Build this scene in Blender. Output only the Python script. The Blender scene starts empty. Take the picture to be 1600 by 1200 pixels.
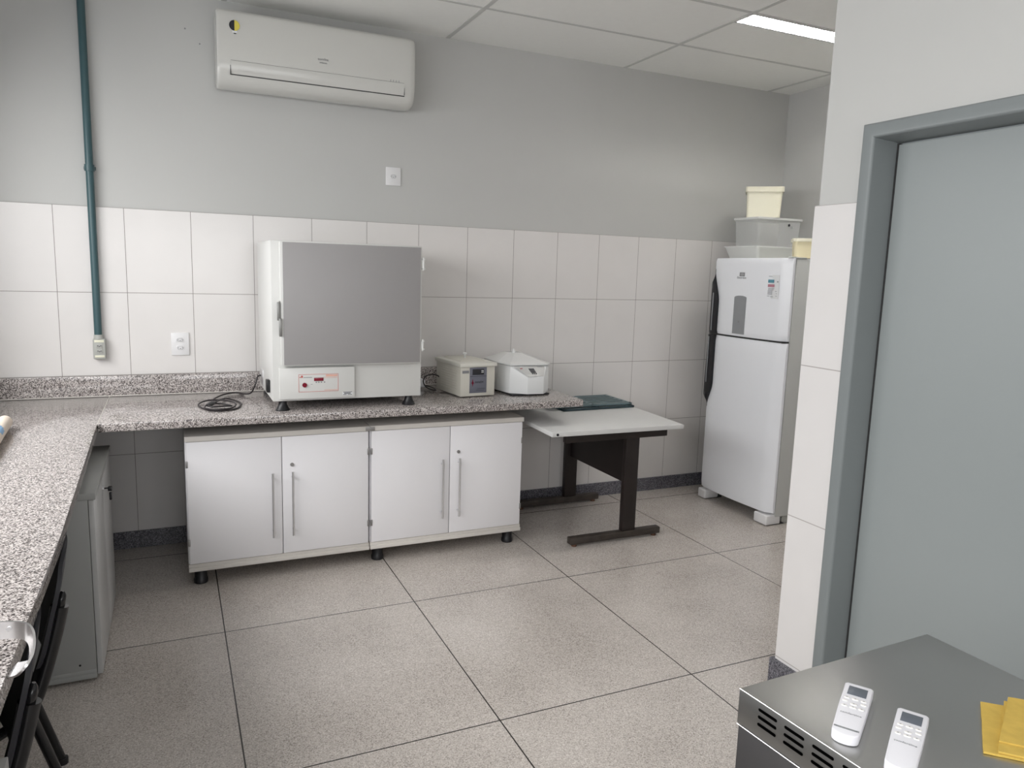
import bpy, bmesh, math, random
from mathutils import Vector, Matrix
random.seed(4)
C = bpy.context.scene
PI = math.pi

# ---------------------------------------------------------------- camera, light, exposure
cam_d = bpy.data.cameras.new('camera'); cam = bpy.data.objects.new('camera', cam_d)
C.collection.objects.link(cam); C.camera = cam
cam_d.sensor_fit = 'HORIZONTAL'; cam_d.sensor_width = 36; cam_d.lens = 1164.736 / 1600 * 36
cam_d.clip_start = 0.02
_r = Vector((0.90981071, -0.41394908, 0.02984347)); _u = Vector((0.03494329, 0.14805664, 0.98836137))
_f = Vector((0.4135498, 0.89817893, -0.14916826))
cam.matrix_world = Matrix(((_r.x, _u.x, -_f.x, 0.53169), (_r.y, _u.y, -_f.y, -4.53087), (_r.z, _u.z, -_f.z, 1.60481), (0, 0, 0, 1)))
C.view_settings.view_transform = 'Standard'; C.view_settings.look = 'None'
C.view_settings.gamma = 1; C.view_settings.use_curve_mapping = False
C.view_settings.exposure = 0.11
wd = bpy.data.worlds.new('overcast_sky'); C.world = wd; wd.use_nodes = True
wd.node_tree.nodes['Background'].inputs[0].default_value = (0.80, 0.88, 1.0, 1)
wd.node_tree.nodes['Background'].inputs[1].default_value = 1.0


def area(name, loc, rot, sx, sy, power, col):
    l = bpy.data.lights.new(name, 'AREA'); l.shape = 'RECTANGLE'; l.size = sx; l.size_y = sy
    l.energy = power; l.color = col
    o = bpy.data.objects.new(name, l); C.collection.objects.link(o); o.location = loc; o.rotation_euler = rot
    return o


# daylight entering the window openings of the left wall and of the wall behind the camera
area('daylight_left_window', (-1.25, -3.3, 2.95), (0, -PI / 2, 0), 2.5, 7.6, 430, (1.0, 0.985, 0.965))
area('daylight_rear_window', (1.1, -7.9, 2.6), (PI / 2, 0, 0), 3.2, 2.4, 90, (1.0, 0.985, 0.965))

# ---------------------------------------------------------------- helpers
col = C.collection
LOC = {}


def link(o):
    col.objects.link(o); return o


def thing(name, label, cat, loc=(0, 0, 0), rz=0.0, group=None, local=False):
    o = bpy.data.objects.new(name, None); link(o); o.empty_display_size = 0.05
    o.location = loc; o.rotation_euler = (0, 0, rz)
    o['label'] = label; o['category'] = cat
    if group: o['group'] = group
    LOC[o.name] = Vector((0, 0, 0)) if local else Vector(loc)
    return o


def tag(o, label=None, cat=None, group=None, kind=None):
    if label: o['label'] = label
    if cat: o['category'] = cat
    if group: o['group'] = group
    if kind: o['kind'] = kind
    return o


def obj(name, bm, m, parent=None, smooth=True, origin=None):
    off = Vector((0, 0, 0))
    if parent is not None: off = LOC[parent.name]
    elif origin is not None: off = Vector(origin)
    bmesh.ops.translate(bm, vec=-off, verts=bm.verts)
    bmesh.ops.recalc_face_normals(bm, faces=bm.faces)
    me = bpy.data.meshes.new(name); bm.to_mesh(me); bm.free()
    if isinstance(m, (list, tuple)):
        for k in m: me.materials.append(k)
    else: me.materials.append(m)
    if smooth:
        me.shade_smooth()
        me.set_sharp_from_angle(angle=math.radians(35))
    o = bpy.data.objects.new(name, me); link(o)
    if parent is not None:
        o.parent = parent; LOC[o.name] = off.copy()
    else:
        o.location = off; LOC[o.name] = off.copy()
    return o


def struct(name, bm, m, parent=None):
    o = obj(name, bm, m, parent, smooth=False)
    if parent is None: o['kind'] = 'structure'
    return o


def copy_tree(o, parent=None):
    c = o.copy(); link(c)
    if parent is not None: c.parent = parent
    for ch in [x for x in bpy.data.objects if x.parent == o]: copy_tree(ch, c)
    return c


def B(): return bmesh.new()


def box(bm, x0, x1, y0, y1, z0, z1, bev=0.0, seg=2, mi=0):
    r = bmesh.ops.create_cube(bm, size=1.0); vs = r['verts']
    for v in vs:
        v.co = Vector(((x0 + x1) / 2 + v.co.x * (x1 - x0), (y0 + y1) / 2 + v.co.y * (y1 - y0), (z0 + z1) / 2 + v.co.z * (z1 - z0)))
    fs = set(f for v in vs for f in v.link_faces)
    if mi:
        for f in fs: f.material_index = mi
    if bev > 0:
        es = list(set(e for v in vs for e in v.link_edges))
        bmesh.ops.bevel(bm, geom=es, offset=bev, segments=seg, profile=0.5, affect='EDGES')
    return bm


def Bx(*a, **k): return box(B(), *a, **k)


def sweep(bm, pts, ru, rv=None, n=10, closed=False, up=Vector((0, 0, 1)), caps=True, rect=False):
    """tube or flat band along pts; ru / rv may be lists"""
    pts = [Vector(p) for p in pts]; N = len(pts)
    if not isinstance(ru, (list, tuple)): ru = [ru] * N
    if rv is None: rv = ru
    if not isinstance(rv, (list, tuple)): rv = [rv] * N
    rings = []
    prev = None
    for i, p in enumerate(pts):
        if closed: t = pts[(i + 1) % N] - pts[(i - 1) % N]
        else: t = pts[min(i + 1, N - 1)] - pts[max(i - 1, 0)]
        t.normalize()
        if prev is None:
            s = t.cross(up)
            if s.length < 1e-4: s = t.cross(Vector((1, 0, 0)))
        else: s = prev - t * prev.dot(t)
        s.normalize(); prev = s.copy(); w = s.cross(t).normalized()
        ring = []
        if rect: cs = [(1, 1), (-1, 1), (-1, -1), (1, -1)]
        else: cs = [(math.cos(2 * PI * k / n), math.sin(2 * PI * k / n)) for k in range(n)]
        for a, b in cs: ring.append(bm.verts.new(p + s * a * ru[i] + w * b * rv[i]))
        rings.append(ring)
    M = len(rings[0]); last = N if closed else N - 1
    for i in range(last):
        a, b = rings[i], rings[(i + 1) % N]
        for k in range(M): bm.faces.new((a[k], a[(k + 1) % M], b[(k + 1) % M], b[k]))
    if caps and not closed:
        bm.faces.new(rings[0][::-1]); bm.faces.new(rings[-1])
    return bm


def cyl(bm, p0, p1, r0, r1=None, n=20): return sweep(bm, [p0, p1], [r0, r0 if r1 is None else r1], n=n)


def smooth_path(pts, k=6, closed=False):
    pts = [Vector(p) for p in pts]; out = []; N = len(pts)
    for i in range(N if closed else N - 1):
        g = (lambda j: pts[j % N]) if closed else (lambda j: pts[max(0, min(N - 1, j))])
        p0, p1, p2, p3 = g(i - 1), g(i), g(i + 1), g(i + 2)
        for s in range(k):
            t = s / k
            out.append(0.5 * ((2 * p1) + (p2 - p0) * t + (2 * p0 - 5 * p1 + 4 * p2 - p3) * t * t + (3 * p1 - p0 - 3 * p2 + p3) * t ** 3))
    if not closed: out.append(pts[-1])
    return out


def lathe(bm, prof, c=(0, 0, 0), n=28):
    rings = []
    for r, z in prof:
        rings.append([bm.verts.new((c[0] + r * math.cos(2 * PI * k / n), c[1] + r * math.sin(2 * PI * k / n), c[2] + z)) for k in range(n)])
    for a, b in zip(rings[:-1], rings[1:]):
        for k in range(n): bm.faces.new((a[k], a[(k + 1) % n], b[(k + 1) % n], b[k]))
    bm.faces.new(rings[0][::-1]); bm.faces.new(rings[-1])
    return bm


def prism(bm, pts, d, bev=0.0, seg=2):
    """closed 3-D outline pushed along vector d"""
    a = [bm.verts.new(Vector(p)) for p in pts]; b = [bm.verts.new(Vector(p) + Vector(d)) for p in pts]
    n = len(pts); fs = [bm.faces.new(a[::-1]), bm.faces.new(b)]
    for k in range(n): fs.append(bm.faces.new((a[k], a[(k + 1) % n], b[(k + 1) % n], b[k])))
    if bev > 0:
        es = list(set(e for f in fs[:2] for e in f.edges))
        bmesh.ops.bevel(bm, geom=es, offset=bev, segments=seg, profile=0.5, affect='EDGES')
    return bm


def hexa(bm, lo, hi):
    """loft between two equal polygons given as 3-D points"""
    a = [bm.verts.new(p) for p in lo]; b = [bm.verts.new(p) for p in hi]; n = len(lo)
    bm.faces.new(a[::-1]); bm.faces.new(b)
    for k in range(n): bm.faces.new((a[k], a[(k + 1) % n], b[(k + 1) % n], b[k]))
    return bm


def rrect(w, h, r, n=5):
    out = []
    for cx, cy, a0 in ((w / 2 - r, h / 2 - r, 0), (-w / 2 + r, h / 2 - r, 90), (-w / 2 + r, -h / 2 + r, 180), (w / 2 - r, -h / 2 + r, 270)):
        for k in range(n + 1):
            a = math.radians(a0 + 90 * k / n); out.append((cx + r * math.cos(a), cy + r * math.sin(a)))
    return out


def text_bm(s, size, mat4, depth=0.0004):
    cu = bpy.data.curves.new('txt', 'FONT'); cu.body = s; cu.size = size; cu.extrude = depth
    cu.align_x = 'CENTER'; cu.align_y = 'CENTER'; cu.resolution_u = 3
    o = bpy.data.objects.new('txt', cu); link(o)
    dg = bpy.context.evaluated_depsgraph_get(); me = bpy.data.meshes.new_from_object(o.evaluated_get(dg))
    bm = B(); bm.from_mesh(me); bmesh.ops.transform(bm, matrix=mat4, verts=bm.verts)
    bpy.data.objects.remove(o); bpy.data.curves.remove(cu); bpy.data.meshes.remove(me)
    return bm


def add_bm(dst, src):
    me = bpy.data.meshes.new('t'); src.to_mesh(me); dst.from_mesh(me); src.free(); bpy.data.meshes.remove(me); return dst


def face_mat(pos, right, up):
    r = Vector(right).normalized(); u = Vector(up).normalized(); n = r.cross(u)
    return Matrix(((r.x, u.x, n.x, pos[0]), (r.y, u.y, n.y, pos[1]), (r.z, u.z, n.z, pos[2]), (0, 0, 0, 1)))


# ---------------------------------------------------------------- materials
def new_mat(name):
    m = bpy.data.materials.new(name); m.use_nodes = True
    nt = m.node_tree; return m, nt, nt.nodes['Principled BSDF']


def mat(name, c, rough=0.5, metal=0.0, var=0.04, scale=12.0, bump=0.0, spec=0.5, coat=0.0, alpha=1.0, trans=0.0, ior=1.45):
    m, nt, p = new_mat(name)
    tc = nt.nodes.new('ShaderNodeTexCoord'); nz = nt.nodes.new('ShaderNodeTexNoise')
    nz.inputs['Scale'].default_value = scale; nz.inputs['Detail'].default_value = 4
    nt.links.new(tc.outputs['Object'], nz.inputs['Vector'])
    mx = nt.nodes.new('ShaderNodeMix'); mx.data_type = 'RGBA'
    mx.inputs[6].default_value = (*[max(0, k * (1 - var)) for k in c], 1); mx.inputs[7].default_value = (*[min(1, k * (1 + var)) for k in c], 1)
    nt.links.new(nz.outputs['Fac'], mx.inputs[0]); nt.links.new(mx.outputs[2], p.inputs['Base Color'])
    p.inputs['Roughness'].default_value = rough; p.inputs['Metallic'].default_value = metal
    p.inputs['Specular IOR Level'].default_value = spec; p.inputs['Coat Weight'].default_value = coat
    p.inputs['Transmission Weight'].default_value = trans; p.inputs['IOR'].default_value = ior; p.inputs['Alpha'].default_value = alpha
    if bump:
        b = nt.nodes.new('ShaderNodeBump'); b.inputs['Strength'].default_value = bump; b.inputs['Distance'].default_value = 0.002
        nt.links.new(nz.outputs['Fac'], b.inputs['Height']); nt.links.new(b.outputs[0], p.inputs['Normal'])
    return m


def mth(nt, op, a, b=None, c=None):
    n = nt.nodes.new('ShaderNodeMath'); n.operation = op
    for i, v in enumerate((a, b, c)):
        if v is None: continue
        if isinstance(v, (int, float)): n.inputs[i].default_value = v
        else: nt.links.new(v, n.inputs[i])
    return n.outputs[0]


def period_line(nt, v, off, per, half):
    """1 on lines v = off + k*per"""
    t = mth(nt, 'SUBTRACT', v, off - per / 2); t = mth(nt, 'FLOORED_MODULO', t, per); t = mth(nt, 'SUBTRACT', t, per / 2)
    return mth(nt, 'LESS_THAN', mth(nt, 'ABSOLUTE', t), half)


def single_line(nt, v, off, half):
    return mth(nt, 'LESS_THAN', mth(nt, 'ABSOLUTE', mth(nt, 'SUBTRACT', v, off)), half)


def lines_mat(name, base, line, getlines, rough, noise_scale=6, var=0.03, rough_line=0.8, coat=0, bump=0.3):
    m, nt, p = new_mat(name)
    g = nt.nodes.new('ShaderNodeNewGeometry'); sp = nt.nodes.new('ShaderNodeSeparateXYZ')
    nt.links.new(g.outputs['Position'], sp.inputs[0])
    fac = None
    for l in getlines(nt, sp.outputs[0], sp.outputs[1], sp.outputs[2]): fac = l if fac is None else mth(nt, 'MAXIMUM', fac, l)
    nz = nt.nodes.new('ShaderNodeTexNoise'); nz.inputs['Scale'].default_value = noise_scale
    nt.links.new(g.outputs['Position'], nz.inputs['Vector'])
    mx = nt.nodes.new('ShaderNodeMix'); mx.data_type = 'RGBA'
    mx.inputs[6].default_value = (*[k * (1 - var) for k in base], 1); mx.inputs[7].default_value = (*[min(1, k * (1 + var)) for k in base], 1)
    nt.links.new(nz.outputs['Fac'], mx.inputs[0])
    m2 = nt.nodes.new('ShaderNodeMix'); m2.data_type = 'RGBA'
    nt.links.new(fac, m2.inputs[0]); nt.links.new(mx.outputs[2], m2.inputs[6]); m2.inputs[7].default_value = (*line, 1)
    nt.links.new(m2.outputs[2], p.inputs['Base Color'])
    nt.links.new(mth(nt, 'ADD', mth(nt, 'MULTIPLY', fac, rough_line - rough), rough), p.inputs['Roughness'])
    b = nt.nodes.new('ShaderNodeBump'); b.invert = True; b.inputs['Strength'].default_value = bump; b.inputs['Distance'].default_value = 0.002
    nt.links.new(fac, b.inputs['Height']); nt.links.new(b.outputs[0], p.inputs['Normal'])
    return m


def speckle_mat(name, stops, scale, rough, fine=3.0, coat=0.0, patch=0.0, rough_var=0.0):
    m, nt, p = new_mat(name)
    g = nt.nodes.new('ShaderNodeNewGeometry')
    vo = nt.nodes.new('ShaderNodeTexVoronoi'); vo.inputs['Scale'].default_value = scale
    nz = nt.nodes.new('ShaderNodeTexNoise'); nz.inputs['Scale'].default_value = scale * 0.55; nz.inputs['Detail'].default_value = fine; nz.inputs['Roughness'].default_value = 0.7
    nt.links.new(g.outputs['Position'], vo.inputs['Vector']); nt.links.new(g.outputs['Position'], nz.inputs['Vector'])
    sep = nt.nodes.new('ShaderNodeSeparateColor'); nt.links.new(vo.outputs['Color'], sep.inputs[0])
    v = mth(nt, 'ADD', mth(nt, 'MULTIPLY', sep.outputs[0], 0.5), mth(nt, 'MULTIPLY', nz.outputs['Fac'], 0.5))
    if patch:
        n2 = nt.nodes.new('ShaderNodeTexNoise'); n2.inputs['Scale'].default_value = 2.2; n2.inputs['Detail'].default_value = 5
        nt.links.new(g.outputs['Position'], n2.inputs['Vector'])
        v = mth(nt, 'ADD', v, mth(nt, 'MULTIPLY', mth(nt, 'SUBTRACT', n2.outputs['Fac'], 0.5), patch))
    cr = nt.nodes.new('ShaderNodeValToRGB'); nt.links.new(v, cr.inputs[0]); cr.color_ramp.interpolation = 'LINEAR'
    el = cr.color_ramp.elements
    while len(el) < len(stops): el.new(0.5)
    for e, (pos, c) in zip(el, stops): e.position = pos; e.color = (*c, 1)
    nt.links.new(cr.outputs[0], p.inputs['Base Color']); p.inputs['Roughness'].default_value = rough
    p.inputs['Coat Weight'].default_value = coat
    return m, nt, p, cr, g


W = 0.325; ZT = 1.875; TH = 0.445
PAINT = mat('grey_wall_paint', (0.525, 0.525, 0.51), 0.55, var=0.02, scale=3, bump=0.05)
TILE = lines_mat('white_tile_back', (0.735, 0.712, 0.695), (0.24, 0.215, 0.20),
                 lambda nt, x, y, z: [period_line(nt, x, 0.0, W, 0.0014), period_line(nt, z, ZT, TH, 0.0014)], 0.22)
TILE_SIDE = lines_mat('white_tile_side', (0.70, 0.68, 0.67), (0.38, 0.35, 0.34),
                      lambda nt, x, y, z: [period_line(nt, z, ZT, 0.586, 0.0018), period_line(nt, y, -2.720, W, 0.0018)], 0.25)
CEIL = mat('white_ceiling_panel', (0.88, 0.88, 0.85), 0.75, var=0.02, scale=30)
TBAR = mat('ceiling_grid_metal', (0.58, 0.58, 0.56), 0.5, var=0.02)
GRAN, *_ = speckle_mat('grey_granite', [(0.30, (0.05, 0.043, 0.042)), (0.41, (0.17, 0.148, 0.14)), (0.51, (0.38, 0.345, 0.33)), (0.70, (0.62, 0.575, 0.555))], 290, 0.09, fine=2)
DGRAN, *_ = speckle_mat('dark_granite', [(0.30, (0.03, 0.03, 0.04)), (0.5, (0.10, 0.10, 0.115)), (0.75, (0.27, 0.26, 0.29))], 260, 0.3)
FX = [-0.16, 0.701, 1.564, 2.417, 3.418, 4.42]; FY = [-0.189, -1.226, -2.273, -3.31, -4.35, -5.39, -6.43]


def floor_mat():
    m, nt, p, cr, g = speckle_mat('grey_terrazzo', [(0.22, (0.28, 0.25, 0.225)), (0.38, (0.47, 0.425, 0.39)), (0.60, (0.54, 0.495, 0.455)), (0.82, (0.72, 0.68, 0.64))], 300, 0.33, patch=0.38)
    sp = nt.nodes.new('ShaderNodeSeparateXYZ'); nt.links.new(g.outputs['Position'], sp.inputs[0])
    f = None
    for v in FX:
        l = single_line(nt, sp.outputs[0], v, 0.0026); f = l if f is None else mth(nt, 'MAXIMUM', f, l)
    for v in FY: f = mth(nt, 'MAXIMUM', f, single_line(nt, sp.outputs[1], v, 0.0026))
    # scattered dark scuffs
    nz = nt.nodes.new('ShaderNodeTexNoise'); nz.inputs['Scale'].default_value = 26; nz.inputs['Detail'].default_value = 2
    mp = nt.nodes.new('ShaderNodeMapping'); mp.inputs['Scale'].default_value = (0.35, 1.5, 1); mp.inputs['Rotation'].default_value = (0, 0, 0.3)
    nt.links.new(g.outputs['Position'], mp.inputs[0]); nt.links.new(mp.outputs[0], nz.inputs['Vector'])
    sc = mth(nt, 'MULTIPLY', mth(nt, 'GREATER_THAN', nz.outputs['Fac'], 0.775), 0.45)
    f2 = mth(nt, 'MAXIMUM', f, sc)
    m2 = nt.nodes.new('ShaderNodeMix'); m2.data_type = 'RGBA'; m2.inputs[7].default_value = (0.02, 0.018, 0.016, 1)
    nt.links.new(f2, m2.inputs[0]); nt.links.new(cr.outputs[0], m2.inputs[6]); nt.links.new(m2.outputs[2], p.inputs['Base Color'])
    n3 = nt.nodes.new('ShaderNodeTexNoise'); n3.inputs['Scale'].default_value = 3; nt.links.new(g.outputs['Position'], n3.inputs['Vector'])
    nt.links.new(mth(nt, 'ADD', mth(nt, 'MULTIPLY', n3.outputs['Fac'], 0.04), 0.23), p.inputs['Roughness'])
    return m


FLOOR = floor_mat()
MELA = mat('white_melamine', (0.82, 0.81, 0.83), 0.38, var=0.01)
MELA_E = mat('cream_melamine_edge', (0.66, 0.63, 0.59), 0.45, var=0.02)
GREYD = mat('shaded_cabinet_door', (0.50, 0.50, 0.495), 0.35, var=0.01)  # doors greyed down, under-counter shade put into the colour
GREYC = mat('cabinet_shade_grey', (0.34, 0.345, 0.335), 0.4, var=0.02)  # darkened grey, the shadow below the counter is painted in
BLACKP = mat('black_plastic', (0.012, 0.012, 0.014), 0.35, var=0.1)
BLACKM = mat('dark_shell_plastic', (0.028, 0.028, 0.034), 0.5, var=0.1)
BLACKG = mat('gloss_black_enamel', (0.008, 0.008, 0.009), 0.18, var=0.1)
DARKB = mat('worn_dark_brown_steel', (0.016, 0.011, 0.010), 0.45, var=0.5, scale=9)
DARKW = mat('worn_foot_paint', (0.045, 0.036, 0.03), 0.55, var=0.7, scale=14)
RUST = mat('rusty_pad', (0.12, 0.06, 0.035), 0.7, var=0.5)
CHROME = mat('brushed_steel', (0.74, 0.74, 0.75), 0.34, metal=1.0, var=0.05)
DULL = mat('dull_zinc', (0.34, 0.335, 0.33), 0.42, metal=0.9)
ALU = mat('polished_aluminium', (0.72, 0.71, 0.71), 0.25, metal=1.0, var=0.08, scale=40)
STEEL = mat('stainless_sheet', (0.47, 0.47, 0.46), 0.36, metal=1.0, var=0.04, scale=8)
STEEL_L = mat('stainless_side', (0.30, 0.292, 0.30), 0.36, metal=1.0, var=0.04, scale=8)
OVENW = mat('oven_white_enamel', (0.66, 0.66, 0.64), 0.35, var=0.01)
OVENG = mat('oven_grey_door', (0.315, 0.305, 0.305), 0.42, var=0.02, scale=5)
SEAM = mat('dark_gap', (0.03, 0.03, 0.03), 0.7)
RED = mat('dark_red_lens', (0.20, 0.01, 0.025), 0.2)
REDL = mat('red_print', (0.55, 0.12, 0.10), 0.5)
PEACH = mat('peach_print', (0.72, 0.42, 0.34), 0.5)
BLK = mat('black_print', (0.02, 0.02, 0.025), 0.5)
GRYP = mat('grey_print', (0.25, 0.25, 0.26), 0.5)
LBL = mat('white_label', (0.78, 0.79, 0.80), 0.45)
CREAM = mat('cream_enamel', (0.62, 0.60, 0.535), 0.4, var=0.02)
CREAML = mat('pale_cream_lid', (0.68, 0.67, 0.61), 0.35, var=0.02)
CRB = mat('cream_bucket_plastic', (0.80, 0.77, 0.62), 0.35, var=0.02)
CRB2 = mat('yellow_cream_plastic', (0.78, 0.70, 0.47), 0.4, var=0.02)
PANELG = mat('slate_panel', (0.15, 0.155, 0.19), 0.4)
CENT = mat('centrifuge_white', (0.74, 0.75, 0.75), 0.3, var=0.01)
CENTP = mat('centrifuge_grey_panel', (0.45, 0.45, 0.44), 0.35)
CENTL = mat('centrifuge_lid', (0.74, 0.745, 0.74), 0.18, var=0.02, coat=0.4)
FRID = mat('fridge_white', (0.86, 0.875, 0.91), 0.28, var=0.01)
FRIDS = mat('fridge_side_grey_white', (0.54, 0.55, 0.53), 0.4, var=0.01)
FGREY = mat('fridge_grey_strip', (0.27, 0.28, 0.29), 0.3)
ACW = mat('ac_white_plastic', (0.60, 0.595, 0.565), 0.16, var=0.01)
GREENP = mat('green_conduit_paint', (0.042, 0.092, 0.103), 0.38, var=0.05)
TRAYG = mat('teal_grey_plastic', (0.13, 0.185, 0.20), 0.35, var=0.05)
TRAYD = mat('shaded_teal_plastic', (0.03, 0.055, 0.065), 0.5, var=0.05)  # lower tray's dark tone paints the shade seen between the slats
DESKT = mat('light_grey_laminate', (0.65, 0.65, 0.64), 0.45, var=0.02)
DOORG = mat('grey_door_enamel', (0.28, 0.305, 0.305), 0.4, var=0.015, scale=4)
FRAMEG = mat('grey_door_frame', (0.205, 0.225, 0.228), 0.42, var=0.015, scale=4)
CLEAR = mat('clear_plastic', (0.88, 0.89, 0.88), 0.12, var=0.01, alpha=0.20)
FROST = mat('frosted_plastic', (0.78, 0.79, 0.77), 0.3, var=0.01, alpha=0.80)
OUTL = mat('outlet_plastic', (0.76, 0.755, 0.76), 0.3, var=0.01)
OUTG = mat('grey_cast_box', (0.40, 0.405, 0.38), 0.45)
OUTC = mat('cream_strip', (0.78, 0.77, 0.62), 0.5)
REMW = mat('remote_white', (0.76, 0.755, 0.79), 0.35, var=0.01)
REMB = mat('remote_button', (0.82, 0.80, 0.78), 0.4, var=0.01)
SCR = mat('lcd_grey', (0.115, 0.13, 0.155), 0.3)
YEL = mat('yellow_cloth', (0.56, 0.385, 0.08), 0.85, var=0.18, scale=45, bump=0.6)
SKIN = mat('beige_roll', (0.74, 0.64, 0.54), 0.45, var=0.08, scale=20)
BLUEP = mat('blue_print', (0.22, 0.40, 0.62), 0.5)
TEALP = mat('teal_print', (0.10, 0.28, 0.36), 0.5)
PINKP = mat('pink_print', (0.50, 0.22, 0.27), 0.5)
CABLE = mat('dark_cable_rubber', (0.018, 0.014, 0.016), 0.4)
REFL = mat('lamp_reflector', (0.85, 0.85, 0.85), 0.25, metal=0.6)


def emis(name, c, s):
    m, nt, p = new_mat(name)
    nz = nt.nodes.new('ShaderNodeTexNoise'); nz.inputs['Scale'].default_value = 2
    p.inputs['Base Color'].default_value = (0.8, 0.8, 0.8, 1); p.inputs['Emission Color'].default_value = (*c, 1); p.inputs['Emission Strength'].default_value = s
    return m


TUBE = emis('fluorescent_tube', (1.0, 0.97, 0.93), 70.0)
PANE, _nt, _p = new_mat('window_pane')
_p.inputs['Base Color'].default_value = (0.95, 0.97, 1, 1); _p.inputs['Alpha'].default_value = 0.12; _p.inputs['Roughness'].default_value = 0.03

# ---------------------------------------------------------------- room shell
ZC = 2.994; XL = -0.45; XR = 4.87; XD = 2.70; YD = -2.455; YB = -7.0
struct('floor', Bx(XL - 0.2, XR + 0.2, YB - 0.2, 0.2, -0.1, 0.0), FLOOR)
LX0, LX1, LY0, LY1 = 3.405, 4.63, -1.215, -1.085
b = B()
box(b, XL - 0.2, LX0, YB - 0.2, 0.2, ZC, ZC + 0.12); box(b, LX1, XR + 0.2, YB - 0.2, 0.2, ZC, ZC + 0.12)
box(b, LX0, LX1, YB - 0.2, LY0, ZC, ZC + 0.12); box(b, LX0, LX1, LY1, 0.2, ZC, ZC + 0.12)
struct('ceiling', b, CEIL)
b = B()
for k in range(-2, 3):
    x = 2.119 + 1.269 * k
    box(b, x - 0.013, x + 0.013, YB, 0, ZC - 0.003, ZC + 0.01)
for k in range(11):
    y = -0.593 - 0.638 * k
    box(b, XL, XR, y - 0.011, y + 0.011, ZC - 0.0025, ZC + 0.01)
struct('trim_1', b, TBAR)
struct('wall_back', Bx(XL - 0.2, XR + 0.2, 0.008, 0.2, 0, ZC), PAINT)
struct('trim_3', Bx(XL, XR, 0.0, 0.009, 0.0, ZT), TILE)
struct('baseboard_back', Bx(XL, XR, -0.012, 0.004, 0.0, 0.098, bev=0.002), DGRAN)
struct('wall_right', Bx(XR, XR + 0.2, YD - 0.2, 0.1, 0, ZC), PAINT)
struct('trim_4', Bx(XR - 0.009, XR + 0.001, YD, 0, 0.0, ZT), TILE_SIDE)
# left wall with a long window band
b = B()
box(b, XL - 0.18, XL, YB, 0.1, 0, 1.12); box(b, XL - 0.18, XL, YB, 0.1, 2.40, ZC)
box(b, XL - 0.18, XL, -0.45, 0.1, 1.12, 2.40); box(b, XL - 0.18, XL, YB, -6.2, 1.12, 2.40)
struct('wall_left', b, PAINT)
b = B(); y0, y1, z0, z1 = -6.2, -0.45, 1.12, 2.40
for k in range(5):
    y = y0 + (y1 - y0) * k / 4; box(b, XL - 0.10, XL - 0.05, max(y - 0.025, y0), min(y + 0.025, y1), z0, z1)
for z in (z0, z1 - 0.05): box(b, XL - 0.10, XL - 0.05, y0, y1, z, z + 0.05)
win = struct('window_1', b, ALU)
# wall behind the camera
b = B()
box(b, XL, XD + 0.15, YB - 0.15, YB, 0, 1.12); box(b, XL, XD + 0.15, YB - 0.15, YB, 2.40, ZC)
box(b, XL, -0.2, YB - 0.15, YB, 1.12, 2.40); box(b, 2.4, XD + 0.15, YB - 0.15, YB, 1.12, 2.40)
struct('wall_rear', b, PAINT)
b = B()
for k in range(3):
    x = -0.2 + 2.6 * k / 2; box(b, max(x - 0.025, -0.2), min(x + 0.025, 2.4), YB - 0.09, YB - 0.04, 1.12, 2.40)
for z in (1.12, 2.35): box(b, -0.2, 2.4, YB - 0.09, YB - 0.04, z, z + 0.05)
struct('window_2', b, ALU)
# wall that carries the grey door, ending in a corner in front of the refrigerator niche
DY0, DY1, DZ = -3.52, -2.632, 2.13
b = B()
box(b, XD, XD + 0.15, DY1, YD, 0, ZC); box(b, XD, XD + 0.15, DY0, DY1, DZ, ZC); box(b, XD, XD + 0.15, YB, DY0, 0, ZC)
box(b, XD + 0.15, XR + 0.2, YD - 0.15, YD, 0, ZC)
struct('wall_door_side', b, PAINT)
b = B()
box(b, XD - 0.011, XD + 0.01, DY1, YD + 0.011, 0.0, ZT, bev=0.002); box(b, XD - 0.011, XD + 0.01, YB, DY0, 0, ZT)
box(b, XD + 0.012, XR, YD - 0.01, YD + 0.011, 0.0, ZT)
struct('trim_5', b, TILE_SIDE)
b = B(); box(b, XD - 0.026, XD, DY1, YD + 0.026, 0.0, 0.105, bev=0.002); box(b, XD + 0.003, XR, YD, YD + 0.026, 0.0, 0.105, bev=0.002)
struct('baseboard_door_side', b, DGRAN)
# steel door frame: folded profile, and the closed leaf set back in it
b = B()
prof = [(XD - 0.02, 0.0), (XD - 0.02, 0.048), (XD + 0.10, 0.058), (XD + 0.10, 0.075), (XD + 0.14, 0.075), (XD + 0.14, 0.0)]
rings = []
for yy, zz, sy, sz in ((DY1, 0, -1, 0), (DY1, DZ, -1, -1), (DY0, DZ, 1, -1), (DY0, 0, 1, 0)):
    rings.append([b.verts.new((x, yy + sy * t_, zz + sz * t_)) for x, t_ in prof])
for a, c in zip(rings[:-1], rings[1:]):
    for k in range(len(prof)): b.faces.new((a[k], a[(k + 1) % len(prof)], c[(k + 1) % len(prof)], c[k]))
b.faces.new(rings[0][::-1]); b.faces.new(rings[-1])
es = [e for e in b.edges if all(abs(v.co.x - (XD - 0.02)) < 1e-5 for v in e.verts) and e.calc_length() > 0.5]
bmesh.ops.bevel(b, geom=es, offset=0.010, segments=4, profile=0.5, affect='EDGES')
fr = struct('trim_7', b, FRAMEG); fr.data.shade_smooth(); fr.data.set_sharp_from_angle(angle=math.radians(40))
leaf = struct('door_1', Bx(XD + 0.085, XD + 0.12, DY0 + 0.066, DY1 - 0.064, 0.008, DZ - 0.064, bev=0.002), DOORG)
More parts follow.
